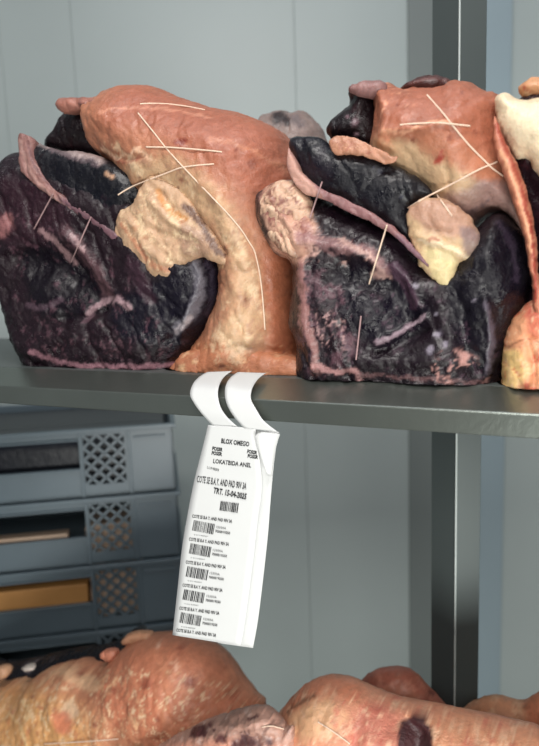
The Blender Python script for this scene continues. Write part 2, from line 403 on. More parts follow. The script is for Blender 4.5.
lobe('fat_flap', m1, [(57, 104), (62, 98), (80, 97), (100, 98), (116, 96), (118, 110), (106, 124), (96, 118), (86, 112), (74, 113), (66, 114), (60, 111)],
     .15, .016, .06, FAT, (158, 104, 92), [('mot', [(57, 96), (110, 96), (106, 120), (60, 112)], (120, 84, 84), 70, 0, .7)], R=.018, seed=59, amp=.0014, step=.002)
for p in ([(138, 113), (155, 134), (172, 156), (205, 190), (235, 222), (254, 250), (262, 280), (265, 330)], [(118, 195), (132, 186), (146, 181), (180, 168), (214, 164)], [(146, 147), (185, 148), (222, 152)],
          [(140, 104), (175, 103), (205, 110)]):
    twine(m1, p)
for a, b in (((53, 194), (34, 229)), ((91, 217), (71, 262))):
    twine(m1, [a, ((a[0] + b[0]) / 2, (a[1] + b[1]) / 2), b], .0011, .004, mat=simple('stained_twine', (158, 128, 128), .7, scale=300))

#=================================================================== upper middle cut
DS = .05
m2 = empty('beef_cut', on_d(410, 382, .2)); m2.location.z = ZS; bpy.context.view_layer.update()
tag(m2, 'tied beef cut on the upper shelf between two others, right of the hanging paper label', 'meat', 'tied beef cuts on the upper shelf')
lobe('lean_muscle', m2, [(262, 212), (263, 197), (274, 186), (290, 180), (305, 184), (350, 205), (400, 225), (440, 262), (470, 235), (500, 212), (524, 235), (533, 270), (530, 300), (520, 325), (512, 350), (506, 378), (500, 412), (400, 412), (330, 410), (312, 396), (302, 370), (303, 345), (295, 322), (297, 292), (298, 264), (285, 257), (275, 247), (267, 230)],
     .18, .08, .18, LEAN, (40, 28, 38), [
    ('poly', [(340, 265), (400, 275), (430, 310), (400, 345), (350, 330)], (22, 18, 36), 20, 5, .9),
    ('poly', [(450, 270), (500, 220), (530, 250), (520, 320), (505, 380), (470, 370), (450, 320)], (26, 26, 38), 20, 5, .85),
    ('mot', [(296, 262), (340, 258), (370, 300), (350, 365), (305, 375), (296, 310)], (122, 92, 100), 90, .05, .7),
    ('mot', [(330, 290), (440, 280), (500, 340), (500, 380), (330, 375)], (100, 78, 92), 130, .22, .7),
    ('poly', [(260, 195), (276, 182), (296, 182), (306, 205), (318, 228), (306, 258), (292, 262), (272, 245)], (206, 164, 142), 8, 4, .9),
    ('mot', [(260, 195), (296, 182), (316, 228), (306, 258), (272, 245)], (128, 74, 72), 95, .05, .8),
    ('line', [(300, 262), (303, 292), (305, 322), (312, 348), (315, 372)], 5, (150, 110, 106), 5, .85),
    ('line', [(302, 240), (322, 240), (345, 248), (366, 250), (385, 270)], 8, (150, 116, 116), 6, .75),
    ('mot', [(296, 225), (330, 230), (390, 262), (385, 282), (330, 262), (298, 262)], (196, 160, 150), 150, .08, .8),
    ('line', [(340, 240), (352, 246), (376, 262), (384, 276)], 3, (200, 168, 158), 5, .6),
    ('mot', [(312, 308), (345, 320), (352, 350), (320, 350)], (170, 138, 136), 170, .02, .8),
    ('line', [(315, 366), (335, 372), (356, 370), (360, 378)], 3, (178, 136, 134), 3, .8),
    ('line', [(360, 374), (420, 379), (500, 384)], 2, (128, 98, 98), 3, .8),
    ('line', [(376, 342), (392, 336), (408, 326), (424, 316)], 2.6, (150, 132, 142), 3, .8),
    ('line', [(394, 268), (408, 286), (414, 304)], 6, (100, 76, 92), 4, .8),
    ('mot', [(440, 350), (470, 352), (490, 384), (430, 382)], (196, 150, 142), 150, 0, .85),
    ('line', [(486, 305), (492, 335), (488, 372)], 3.5, (104, 98, 110), 3, .8),
    ('line', [(498, 222), (512, 245), (516, 280)], 3, (80, 70, 86), 4, .6),
    ('spot', [(474, 300, 2), (416, 285, 3), (436, 314, 2), (438, 334, 4), (445, 345, 3), (430, 350, 4)], (150, 146, 160), .7)],
     R=.05, zf=ZS, seed=111, amp=.0032,
     relief=[([(345, 270), (390, 290), (410, 330)], 18, -.022), ([(316, 305), (330, 330), (340, 360)], 8, .006), ([(395, 266), (412, 290), (416, 305)], 6, .010), ([(376, 342), (400, 332), (424, 316)], 4, .007),
             ([(372, 352), (400, 344), (428, 330)], 4, -.006), ([(455, 290), (462, 330), (470, 370)], 10, -.012), ([(486, 300), (491, 335), (488, 375)], 5, .008), ([(272, 195), (285, 215), (300, 245)], 5, .006),
             ([(300, 240), (340, 246), (380, 268)], 6, .008), ([(302, 262), (306, 320), (314, 370)], 5, .006), ([(360, 360), (420, 362), (450, 350)], 6, .006)], nsc=75)
lobe('fat_edge', m2, [(261, 212), (263, 195), (273, 185), (288, 180), (302, 186), (312, 204), (320, 228), (310, 238), (303, 264), (292, 258), (277, 248), (267, 230)],
     .118, .022, .07, FAT, (206, 168, 146), [('mot', [(260, 182), (318, 182), (318, 262), (268, 250)], (120, 66, 60), 110, .02, .85), ('mot', [(260, 182), (310, 182), (300, 250), (262, 230)], (236, 206, 180), 150, .1, .7), ('poly', [(300, 225), (325, 215), (325, 265), (298, 265)], (110, 72, 78), 10, 4, .8)],
     R=.025, seed=117, warp=.004, crease=(.005, 60, .7), amp=.003)
lobe('fat_cap', m2, [(352, 88), (372, 84), (392, 85), (405, 90), (420, 88), (445, 89), (453, 82), (470, 84), (488, 91), (502, 98), (510, 130), (518, 170), (526, 210), (528, 250), (520, 232), (508, 218), (494, 214), (480, 222), (468, 238), (452, 226), (438, 208), (425, 192), (405, 182), (385, 172), (374, 162), (372, 148), (377, 122), (374, 100)],
     .2, .10, .18, FAT, (172, 110, 84), [
    ('poly', [(372, 84), (440, 74), (500, 95), (515, 160), (480, 150), (430, 130), (380, 130)], (160, 92, 70), 30, 6, .85),
    ('poly', [(374, 146), (395, 140), (425, 150), (455, 168), (480, 185), (470, 200), (440, 206), (420, 190), (385, 172)], (208, 176, 142), 16, 8, .9),
    ('poly', [(440, 205), (462, 188), (510, 182), (530, 245), (505, 218), (470, 236)], (146, 118, 116), 12, 5, .85),
    ('mot', [(440, 205), (470, 190), (510, 190), (525, 240), (470, 235)], (92, 74, 80), 90, .1, .6),
    ('mot', [(372, 84), (410, 84), (410, 145), (375, 140)], (224, 156, 128), 120, .15, .7),
    ('line', [(380, 132), (410, 130), (430, 122), (450, 121)], 2, (228, 170, 140), 4, .7),
    ('line', [(384, 168), (420, 186), (450, 212)], 1.6, (120, 66, 54), 3, .6),
    ('spot', [(440, 157, 4), (437, 161, 4), (441, 151, 2)], (150, 42, 30), .9),
    ('spot', [(450, 138, 3), (412, 140, 3), (397, 105, 2), (462, 93, 2), (475, 132, 2)], (120, 58, 44), .8)],
     R=.085, seed=123, amp=.0017, zf=ZS,
     relief=[([(385, 130), (420, 128), (450, 122)], 4, .005), ([(390, 168), (425, 186), (452, 212)], 4, .005), ([(380, 95), (384, 120), (380, 140)], 4, .006), ([(460, 195), (500, 205)], 4, .004)])
lobe('hanging_fat', m2, [(407, 212), (415, 204), (430, 198), (445, 199), (460, 208), (474, 222), (480, 240), (472, 258), (458, 264), (455, 278), (447, 292), (438, 286), (425, 272), (415, 256), (410, 236)],
     .116, .014, .07, FAT, (206, 174, 138), [
    ('poly', [(407, 205), (440, 195), (470, 215), (480, 240), (450, 235), (420, 225)], (172, 128, 112), 12, 5, .85),
    ('line', [(420, 240), (440, 244), (466, 258)], 3, (236, 214, 184), 4, .8),
    ('poly', [(425, 248), (455, 256), (452, 284), (435, 280)], (216, 200, 152), 8, 3, .8),
    ('line', [(428, 238), (440, 240)], 2, (150, 70, 50), 3, .7),
    ('poly', [(460, 225), (482, 235), (476, 258), (464, 250)], (120, 100, 104), 8, 4, .8)],
     R=.034, seed=131, warp=.004, crease=(.0025, 45, .5), amp=.0018, relief=[([(415, 235), (440, 244), (466, 256)], 3, .005), ([(425, 228), (450, 232)], 3, -.004)], nsc=110)
lobe('upper_muscle', m2, [(289, 142), (296, 136), (318, 137), (334, 148), (350, 152), (372, 156), (396, 165), (418, 178), (434, 196), (414, 204), (409, 216), (416, 246), (404, 240), (380, 224), (350, 207), (320, 192), (305, 180), (294, 160)],
     .13, .020, .09, LEAN, (18, 20, 32), [('spot', [(380, 172, 3), (374, 168, 2), (402, 196, 2)], (60, 64, 84), .8), ('mot', [(290, 140), (330, 140), (330, 180), (300, 170)], (40, 34, 48), 60, 0, .7)],
     R=.035, seed=141, amp=.0012)
lobe('dark_opening', m2, [(329, 130), (338, 117), (350, 106), (352, 90), (376, 87), (381, 115), (384, 138), (376, 152), (350, 148), (334, 142)],
     .19, .04, .08, LEAN, (34, 22, 28), [('spot', [(354, 122, 4), (356, 134, 3), (347, 117, 2)], (132, 110, 118), .8), ('mot', [(330, 120), (376, 90), (376, 145), (335, 140)], (66, 34, 40), 100, .2, .6)], R=.03, seed=143, amp=.004)
lobe('fat_patch', m2, [(330, 140), (338, 135), (352, 137), (366, 143), (378, 148), (398, 158), (384, 162), (356, 155), (334, 153)],
     .110, .003, .04, FAT, (180, 128, 104), [('mot', [(330, 136), (378, 148), (390, 160), (334, 152)], (150, 90, 76), 120, .05, .7)], R=.014, seed=147, warp=.004, amp=.0018, step=.002)
lobe('skin_rim', m2, [(288, 148), (293, 156), (303, 174), (320, 187), (350, 202), (376, 216), (396, 229), (411, 243), (430, 268), (416, 257), (397, 239), (374, 225), (349, 212), (322, 200), (302, 193), (292, 180), (287, 165)],
     .104, .004, .05, FAT, (140, 98, 102), [
    ('poly', [(286, 148), (305, 172), (320, 198), (300, 200), (288, 175)], (196, 150, 138), 10, 3, .9),
    ('poly', [(400, 235), (430, 262), (420, 268), (395, 245)], (120, 88, 104), 8, 3, .8),
    ('line', [(320, 200), (350, 214), (380, 230)], 1.5, (98, 66, 78), 2, .6)], R=.007, seed=153, amp=.0012, step=.0017)
lobe('fat_flap', m2, [(349, 92), (351, 85), (366, 81), (384, 82), (386, 92), (376, 97), (360, 96)],
     .15, .014, .06, FAT, (140, 102, 102), [('mot', [(349, 84), (382, 84), (380, 96), (352, 96)], (100, 66, 70), 90, 0, .7)], R=.014, seed=159, amp=.0014, step=.002)
lobe('dried_edge', m2, [(400, 92), (410, 82), (424, 76), (438, 76), (450, 80), (452, 90), (430, 96)],
     .2, .03, .05, LEAN, (92, 62, 58), [('line', [(410, 84), (430, 78), (448, 81)], 2, (120, 78, 70), 2, .6)], R=.02, seed=161, amp=.001, step=.002)
for p in ([(427, 95), (442, 112), (462, 137), (485, 162), (503, 176)], [(408, 208), (428, 196), (452, 184), (478, 170), (497, 162)], [(400, 125), (428, 122), (470, 126)], [(437, 195), (452, 216)]):
    twine(m2, p)
st = bpy.data.materials['stained_twine']
for a, b in (((322, 182), (310, 218)), ((387, 225), (369, 284)), ((361, 316), (356, 360))):
    twine(m2, [a, ((a[0] + b[0]) / 2, (a[1] + b[1]) / 2), b], .0011, .004, mat=TWINE if a[0] == 387 else st)

#=================================================================== cut between, further back
DS = 0
mb = empty('beef_cut', on_d(295, 360, .46)); mb.location.z = ZS; bpy.context.view_layer.update()
tag(mb, 'grey-pink cut mostly hidden behind the two tied cuts on the upper shelf', 'meat')
lobe('fat_cap', mb, [(262, 122), (272, 114), (284, 111), (296, 114), (304, 111), (316, 122), (324, 136), (332, 180), (336, 300), (334, 372), (258, 372), (250, 300), (250, 180)],
     .46, .07, .06, FAT, (142, 124, 122), [
    ('spot', [(279, 118, 8), (286, 121, 6), (276, 115, 4)], (34, 24, 28), .95), ('spot', [(296, 119, 6), (300, 123, 5)], (104, 92, 96), .8), ('line', [(268, 125), (280, 134), (292, 140)], 2, (80, 62, 64), 3, .7)],
     R=.05, seed=171, amp=.002, zf=ZS)

#=================================================================== upper right cut
DS = .02
m3 = empty('beef_cut', on_d(580, 392, .2)); m3.location.z = ZS; bpy.context.view_layer.update()
tag(m3, 'beef cut with thick cream fat top and red strip at the photo\'s right edge', 'meat', 'tied beef cuts on the upper shelf')
lobe('lean_muscle', m3, [(500, 150), (520, 100), (560, 88), (620, 95), (655, 160), (660, 300), (648, 400), (515, 396), (508, 372), (510, 335), (520, 305), (527, 285), (528, 230), (516, 190)],
     .16, .07, .2, LEAN, (44, 27, 36), [('mot', [(500, 100), (650, 100), (650, 390), (510, 390)], (90, 50, 56), 70, .15, .7)], R=.07, zf=ZS, seed=211, amp=.0028)
lobe('fat_top', m3, [(494, 102), (500, 93), (508, 92), (516, 98), (530, 100), (560, 94), (600, 102), (612, 150), (580, 190), (556, 188), (540, 178), (530, 162), (524, 158), (516, 158), (506, 144), (498, 128)],
     .11, .04, .09, FAT, (230, 212, 184), [('mot', [(494, 95), (560, 95), (560, 185), (500, 140)], (204, 170, 134), 60, .1, .7), ('line', [(498, 125), (508, 146), (516, 160)], 3, (170, 110, 84), 3, .6)], R=.035, seed=223, amp=.002)
lobe('orange_fat', m3, [(518, 90), (526, 81), (540, 78), (570, 80), (590, 100), (560, 106), (535, 104), (524, 100)],
     .14, .03, .08, FAT, (206, 150, 110), [('line', [(524, 86), (532, 96), (545, 100)], 2.5, (176, 78, 52), 2, .8), ('line', [(526, 92), (534, 99)], 2, (232, 200, 164), 2, .7)], R=.02, seed=227, amp=.0016, step=.002)
lobe('skin_strip', m3, [(495, 116), (499, 124), (504, 138), (511, 150), (518, 168), (526, 190), (533, 215), (538, 245), (540, 280), (545, 310), (548, 330), (536, 328), (532, 295), (529, 262), (523, 232), (514, 205), (504, 178), (496, 150), (494, 130)],
     .085, .016, .05, FAT, (190, 118, 94), [('line', [(497, 124), (506, 148), (517, 175), (526, 205), (533, 245), (536, 300)], 2.4, (150, 48, 38), 3, .85), ('line', [(500, 150), (514, 185), (524, 215), (530, 250)], 2, (232, 178, 140), 3, .7)], R=.012, seed=233, amp=.002, step=.002)
lobe('fat_base', m3, [(504, 335), (513, 318), (524, 306), (540, 298), (570, 300), (610, 330), (620, 400), (505, 400), (502, 378), (503, 355)],
     .12, .055, .1, FAT, (222, 156, 118), [
    ('poly', [(520, 300), (545, 296), (560, 340), (530, 335)], (206, 104, 84), 12, 5, .8),
    ('poly', [(502, 352), (520, 352), (528, 372), (512, 392), (502, 385)], (230, 196, 130), 8, 3, .85),
    ('mot', [(502, 310), (560, 300), (560, 395), (502, 395)], (188, 74, 56), 90, .12, .8),
    ('mot', [(502, 310), (560, 300), (560, 395), (502, 395)], (242, 200, 166), 150, .1, .7)],
     R=.035, seed=237, amp=.0035, zf=ZS, nsc=90, relief=[([(528, 345), (535, 370), (532, 385)], 3, -.008), ([(506, 350), (525, 340), (545, 345)], 3, -.007)])

#=================================================================== lower shelf cuts
DS = 0
def lroot(u, label, group=None):
    o = empty('beef_cut', on_d(u, 730, .25)); o.location.z = ZL; bpy.context.view_layer.update()
    return tag(o, label, 'meat', group)
G = 'beef cuts on the lower shelf'
l1 = lroot(120, 'broad orange-tan beef cut with ragged fat scraps on top, below the crates and label', G)
lobe('lean_edge', l1, [(-60, 680), (-16, 668), (0, 668), (30, 662), (60, 655), (95, 650), (122, 642), (140, 660), (140, 1010), (-60, 1010)],
     .33, .05, .1, LEAN, (30, 26, 38), [('spot', [(3, 670, 7), (1, 676, 6)], (170, 130, 108), .9), ('spot', [(27, 668, 5), (32, 668, 3), (36, 660, 2), (51, 659, 2)], (176, 168, 176), .8)], R=.04, zf=ZL, seed=311, amp=.003)
lobe('fat_cap', l1, [(-60, 700), (-20, 686), (0, 684), (16, 681), (31, 681), (42, 672), (53, 667), (66, 665), (78, 662), (92, 665), (105, 664), (114, 657), (124, 648), (136, 640), (150, 636), (175, 636), (198, 643), (216, 654), (230, 670), (241, 687), (252, 702), (264, 730), (266, 1010), (-70, 1010)],
     .27, .13, .10, FAT, (204, 138, 106), [
    ('poly', [(120, 645), (200, 635), (255, 700), (260, 760), (170, 760), (110, 720), (90, 680)], (190, 116, 88), 30, 6, .9),
    ('poly', [(-20, 700), (40, 690), (90, 730), (60, 800), (-20, 800)], (218, 164, 104), 40, 6, .8),
    ('mot', [(-10, 680), (110, 665), (140, 746), (-10, 760)], (232, 186, 146), 60, .08, .7),
    ('mot', [(130, 640), (250, 680), (250, 746), (130, 746)], (206, 136, 104), 50, .05, .6),
    ('mot', [(-10, 680), (110, 665), (240, 690), (250, 760), (-10, 760)], (236, 206, 172), 210, .12, .75),
    ('mot', [(-10, 700), (110, 680), (240, 690), (250, 760), (-10, 760)], (176, 96, 70), 100, .18, .55),
    ('line', [(8, 712), (24, 735), (30, 760)], 1.5, (238, 200, 150), 3, .7), ('line', [(22, 700), (30, 712), (26, 720)], 1.5, (236, 204, 160), 3, .7), ('line', [(40, 715), (48, 730)], 1.5, (238, 206, 168), 3, .7),
    ('poly', [(52, 672), (70, 668), (100, 682), (92, 692), (66, 680)], (230, 184, 148), 5, 3, .8),
    ('poly', [(60, 708), (72, 700), (78, 714), (66, 722)], (234, 198, 166), 5, 3, .8),
    ('poly', [(54, 714), (70, 714), (70, 732), (56, 732)], (212, 120, 92), 8, 3, .8),
    ('spot', [(192, 682, 6), (188, 684, 4), (234, 696, 5), (228, 694, 3), (181, 649, 4), (146, 684, 6), (158, 719, 3), (32, 697, 2), (112, 691, 4), (95, 725, 3), (80, 672, 4)], (142, 72, 54), .8),
    ('line', [(176, 660), (178, 668), (170, 662)], 1.5, (230, 176, 150), 2, .7),
    ('spot', [(176, 669, 2), (164, 694, 2), (170, 700, 2), (158, 645, 2)], (240, 190, 168), .7)],
     R=.13, zf=ZL, seed=323, amp=.0022, step=.003,
     relief=[([(112, 660), (120, 700), (110, 760)], 10, -.008), ([(55, 672), (100, 686)], 4, .006), ([(16, 700), (40, 690), (60, 740)], 6, .005), ([(234, 696), (228, 694)], 4, -.004)])
for sc, (pp, dd) in enumerate((([(122, 641), (128, 634), (138, 632), (150, 634), (150, 642), (138, 643), (128, 645)], .27), ([(100, 654), (108, 650), (116, 653), (114, 661), (106, 660)], .25), ([(-4, 668), (3, 666), (8, 672), (5, 678), (-4, 677)], .25), ([(22, 668), (28, 665), (34, 669), (28, 671)], .25))):
    lobe('fat_scrap', l1, pp, dd, .012, .03, FAT, ((206, 150, 118), (200, 126, 102), (196, 150, 120), (186, 176, 172))[sc], R=.01, step=.0015, seed=330 + sc, amp=.0015)
twine(l1, [(44, 744), (80, 742), (118, 739)], .0012)
l2 = lroot(400, 'rounded orange-pink beef cut on the lower shelf with one dark hollow', G)
lobe('fat_cap', l2, [(270, 760), (276, 722), (283, 708), (291, 697), (303, 687), (318, 680), (334, 681), (350, 684), (362, 690), (380, 698), (400, 704), (430, 709), (460, 716), (500, 724), (545, 736), (590, 760), (600, 1010), (290, 1010)],
     .2, .12, .09, FAT, (208, 140, 112), [
    ('poly', [(288, 695), (320, 676), (352, 684), (360, 700), (320, 695), (290, 712)], (196, 116, 84), 14, 4, .8),
    ('poly', [(290, 715), (320, 700), (345, 715), (330, 735), (300, 740)], (226, 178, 138), 14, 5, .8),
    ('poly', [(355, 715), (395, 705), (400, 760), (350, 760)], (204, 120, 104), 16, 5, .8),
    ('poly', [(430, 715), (540, 735), (560, 780), (430, 780)], (218, 152, 118), 16, 5, .8),
    ('mot', [(280, 690), (540, 720), (540, 760), (280, 760)], (236, 190, 160), 150, .08, .75),
    ('mot', [(340, 690), (540, 720), (540, 760), (340, 760)], (196, 92, 78), 90, .12, .6),
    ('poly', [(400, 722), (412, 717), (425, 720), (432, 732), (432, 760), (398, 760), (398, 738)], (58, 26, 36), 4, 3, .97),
    ('line', [(290, 708), (300, 702), (315, 696)], 1.8, (110, 70, 48), 2, .8),
    ('spot', [(288, 712, 2)], (100, 60, 40), .8)],
     R=.12, zf=ZL, seed=411, amp=.002, step=.003, relief=[([(400, 724), (414, 740), (414, 760)], 12, -.03), ([(355, 690), (358, 730), (345, 760)], 8, -.006), ([(350, 684), (395, 712), (440, 712)], 6, .004)])
twine(l2, [(318, 722), (334, 732), (350, 744)], .0011)
l3 = lroot(395, 'small reddish beef cut peeking up behind the cut with the dark hollow', G)
lobe('fat_cap', l3, [(345, 720), (354, 692), (362, 679), (374, 671), (392, 669), (406, 671), (418, 679), (428, 690), (440, 702), (452, 718), (470, 760), (480, 1010), (330, 1010)],
     .37, .05, .06, FAT, (184, 104, 84), [('mot', [(350, 670), (450, 680), (450, 740), (350, 740)], (206, 132, 108), 70, .1, .7), ('spot', [(430, 692, 3), (425, 705, 5), (434, 694, 2)], (96, 44, 40), .8), ('poly', [(378, 690), (402, 682), (420, 700), (400, 710)], (212, 140, 116), 8, 5, .7)],
     R=.09, zf=ZL, seed=421, amp=.0022, step=.003)
l4 = lroot(520, 'light orange beef cut with smooth double hump at the bottom right corner', G)
lobe('fat_cap', l4, [(440, 760), (456, 718), (466, 707), (480, 700), (496, 697), (510, 701), (522, 704), (532, 697), (545, 693), (580, 696), (620, 720), (640, 1010), (430, 1010)],
     .37, .05, .06, FAT, (214, 148, 112), [('mot', [(450, 695), (560, 690), (560, 760), (450, 760)], (232, 184, 150), 80, .12, .7), ('poly', [(530, 690), (580, 690), (580, 740), (530, 725)], (206, 124, 92), 10, 4, .8), ('line', [(500, 700), (515, 706), (528, 706)], 2, (176, 104, 76), 3, .7)],
     R=.1, zf=ZL, seed=431, amp=.002, step=.003)
l5 = lroot(230, 'pale grey-pink cut with dark red splits at the bottom, below the paper label', G)
lobe('fat_cap', l5, [(120, 790), (150, 752), (172, 738), (190, 728), (210, 719), (232, 713), (250, 708), (264, 708), (276, 716), (286, 730), (296, 750), (310, 1010), (110, 1010)],
     .115, .04, .04, FAT, (180, 138, 126), [
    ('poly', [(150, 760), (190, 740), (300, 750), (300, 800), (150, 800)], (206, 140, 120), 12, 4, .8),
    ('mot', [(190, 722), (270, 708), (290, 750), (190, 746)], (214, 186, 180), 90, .08, .7),
    ('poly', [(192, 728), (202, 724), (208, 732), (200, 738), (190, 736)], (78, 26, 30), 3, 3, .95), ('spot', [(209, 725, 3), (214, 730, 2), (222, 739, 5), (217, 741, 3)], (80, 32, 38), .9),
    ('spot', [(245, 741, 9), (254, 744, 8), (236, 744, 6), (268, 742, 5)], (66, 34, 46), .9), ('line', [(247, 719), (258, 716)], 1.6, (80, 40, 44), 2, .9),
    ('line', [(262, 738), (266, 728), (276, 720)], 2, (96, 66, 60), 3, .6)],
     R=.05, warp=.005, zf=ZL, seed=441, amp=.0025, step=.0022, relief=[([(192, 732), (205, 728)], 5, -.006), ([(236, 744), (268, 742)], 6, -.008), ([(210, 722), (240, 726), (270, 718)], 4, .004)])
twine(l5, [(262, 727), (272, 726), (284, 729)], .001)

#=================================================================== rack
STEEL = simple('brushed_steel', (132, 139, 133), .3, .85, .1, 14, .12, stretch=(1, 1, 1), bscale=160)
STEELD = simple('dark_steel', (88, 95, 94), .45, .3, .1, 10, .1)
POST = simple('post_steel', (78, 87, 87), .5, .2, .08, 8)
GLINT = simple('pale_edge_glint', (196, 206, 204), .4)  # pale colour stands in for the light caught along the upright's edge
rack = empty('shelving_rack', R3(.35, .22, 0)); bpy.context.view_layer.update()
tag(rack, 'grey stainless steel shelving rack carrying the beef cuts, with a folded front rail', 'shelf')
S0, S1 = -.62, 1.15
zf_, zb_ = ZF, ZS
def rail(z, nm, mat):
    m = MB(R3); o = z - ZS
    m.prism([(0, zf_ + o), (.058, zb_ + o), (.062, zb_ + o - .003), (.01, zf_ + o - .027), (0, zf_ + o - .028)], S0, S1)
    return m.build(nm, mat, rack, bevel=.0015)
def sheet(z, nm):
    m = MB(R3); m.box(S0, S1, .06, .44, z - .004, z - .0002); m.box(S0, S1, .43, .44, z - .03, z + .0)
    return m.build(nm, STEELD, rack, bevel=.001)
rail(ZS, 'front_rail', STEEL); sheet(ZS, 'shelf_panel'); rail(ZL, 'front_rail', STEEL); sheet(ZL, 'shelf_panel')
# rear upright seen between the cuts: an angle section
def upright(s, w1, w2, d, nm='upright'):
    m = MB(R3); t = .003
    m.prism([(s - w1, d + .035), (s, d), (s + .002, d + .003), (s - w1 + .002, d + .04)], 0, 2.9, 'z')
    m.prism([(s, d), (s + w2, d + .02), (s + w2, d + .024), (s, d + .004)], 0, 2.9, 'z')
    o = m.build(nm, POST, rack)
    e = MB(R3); e.box(s - .0014, s + .0014, d - .003, d + .003, 0, 2.9); e.build('edge_glint', GLINT, o, bevel=.0008)
    return o
pu = local(on_d(458, 240, .45)); upright(pu[0], .052, .040, .452)
for s in (-.60, 1.12):
    m = MB(R3); m.box(s - .02, s + .02, .07, .11, 0, 2.9); m.build('upright', STEELD, rack, bevel=.002)
upright(1.12, .05, .04, .452)

#=================================================================== crates behind
GREY = simple('grey_crate_plastic', (102, 117, 126), .4, 0, .08, 12, .1, bscale=120)
GREYD = simple('grey_crate_plastic_inner', (110, 124, 134), .5, 0, .08, 12)
YC = 1.85; KY = math.radians(9); PXM = YC / F * 1.02
corner = at_y(172, 421, YC)
cx1 = Vector((math.cos(KY), math.sin(KY), 0)); cy1 = Vector((-math.sin(KY), math.cos(KY), 0))
CH = (at_y(172, 421, YC) - at_y(173.5, 489, YC)).z
CW, CDp = .8, .4
def crate(k, label, fullhole):
    zt = corner.z - k * CH
    org = Vector((corner.x + .003 * k, corner.y, zt - CH))
    fr = lambda a, b, c: org + cx1 * a + cy1 * b + EZ * c
    root = empty('storage_crate', fr(-CW / 2, CDp / 2, 0)); bpy.context.view_layer.update()
    tag(root, label, 'crate', 'stacked grey plastic crates under the shelf')
    h = CH; t = .006
    hx0, hx1 = -CW + .245, -.245           # hand hole
    hz1, hz0 = h - .036, h - .112
    lx = [(-.238, -.130), (-CW + .130, -CW + .238)]; lz1, lz0 = h - .024, h - .160
    m = MB(fr)
    m.box(-CW, 0, CDp - t, CDp, 0, h - .006); m.box(-CW, -CW + t, 0, CDp, 0, h - .006); m.box(-t, 0, 0, CDp, 0, h - .006)
    m.box(-CW, 0, 0, CDp, 0.0, .006)
    for a, b in ((-CW, lx[1][0]), (lx[1][1], hx0), (hx1, lx[0][0]), (lx[0][1], 0)): m.box(a, b, 0, t, 0, h - .006)
    m.box(hx0, hx1, 0, t, 0, hz0); m.box(hx0, hx1, 0, t, hz1, h - .006)
    for a, b in lx: m.box(a, b, 0, t, 0, lz0); m.box(a, b, 0, t, lz1, h - .006)
    m.build('crate_body', GREY, root)
    r = MB(fr)
    r.box(-CW - .008, .008, -.010, .004, h - .016, h - .004); r.box(-CW - .008, .008, CDp - .004, CDp + .010, h - .016, h - .004)
    r.box(-.004, .008, 0, CDp, h - .016, h - .004); r.box(-CW - .008, -CW + .004, 0, CDp, h - .016, h - .004)
    r.build('rim', GREY, root, bevel=.002)
    for a, b in lx:
        l = MB(fr); n = 4; wv = (b - a) / 3; hh = lz0 - lz1
        zN = int(round((lz1 - lz0) / wv)); st_ = (lz1 - lz0) / zN
        for i in range(-zN, 4):
            # rising and falling bars clipped to the opening
            for sgn in (1, -1):
                x0, z0 = a + i * wv, (lz0 if sgn == 1 else lz1); pts = []
                for q in range(0, zN * 8 + 1):
                    xx = x0 + q / 8 * wv; zz = z0 + sgn * q / 8 * st_
                    if a - 1e-6 <= xx <= b + 1e-6 and lz0 - 1e-6 <= zz <= lz1 + 1e-6: pts.append((xx, zz))
                if len(pts) > 1: l.bar(pts[0], pts[-1], .007, .0005, .006)
        l.build('lattice', GREY, root)
    for x in (-.118, -CW + .118, -.245, -CW + .245):
        b_ = MB(fr); b_.box(x - .004, x + .004, -.008, .002, 0, h - .014); b_.build('rib', GREY, root, bevel=.0015)
    for x in (-.06, -CW + .06):
        s = MB(fr); s.box(x - .045, x + .04, -.005, .001, h - .040, h - .034); s.build('ledge', GREY, root, bevel=.001)
    lp = MB(fr); lp.box(hx0 - .004, hx1 + .004, -.007, .002, hz0 - .006, hz0); lp.box(hx0 - .004, hx1 + .004, -.007, .002, hz1, hz1 + .005)
    lp.build('handle_lip', GREY, root, bevel=.0015)
    return fr
NM = ['topmost grey plastic crate of the stack, open on top, dark behind its handle hole', 'second grey crate from the stack top, thin tan strip in its handle hole',
      'third grey crate from the stack top, thick orange slab in its handle hole', 'fourth grey crate from the stack top, mostly hidden behind the lower meat']
for k in range(4): 
    fr = crate(k, NM[k], k)
    if k == 0: frA = fr
    if k == 1: frB = fr
    if k == 2: frC = fr
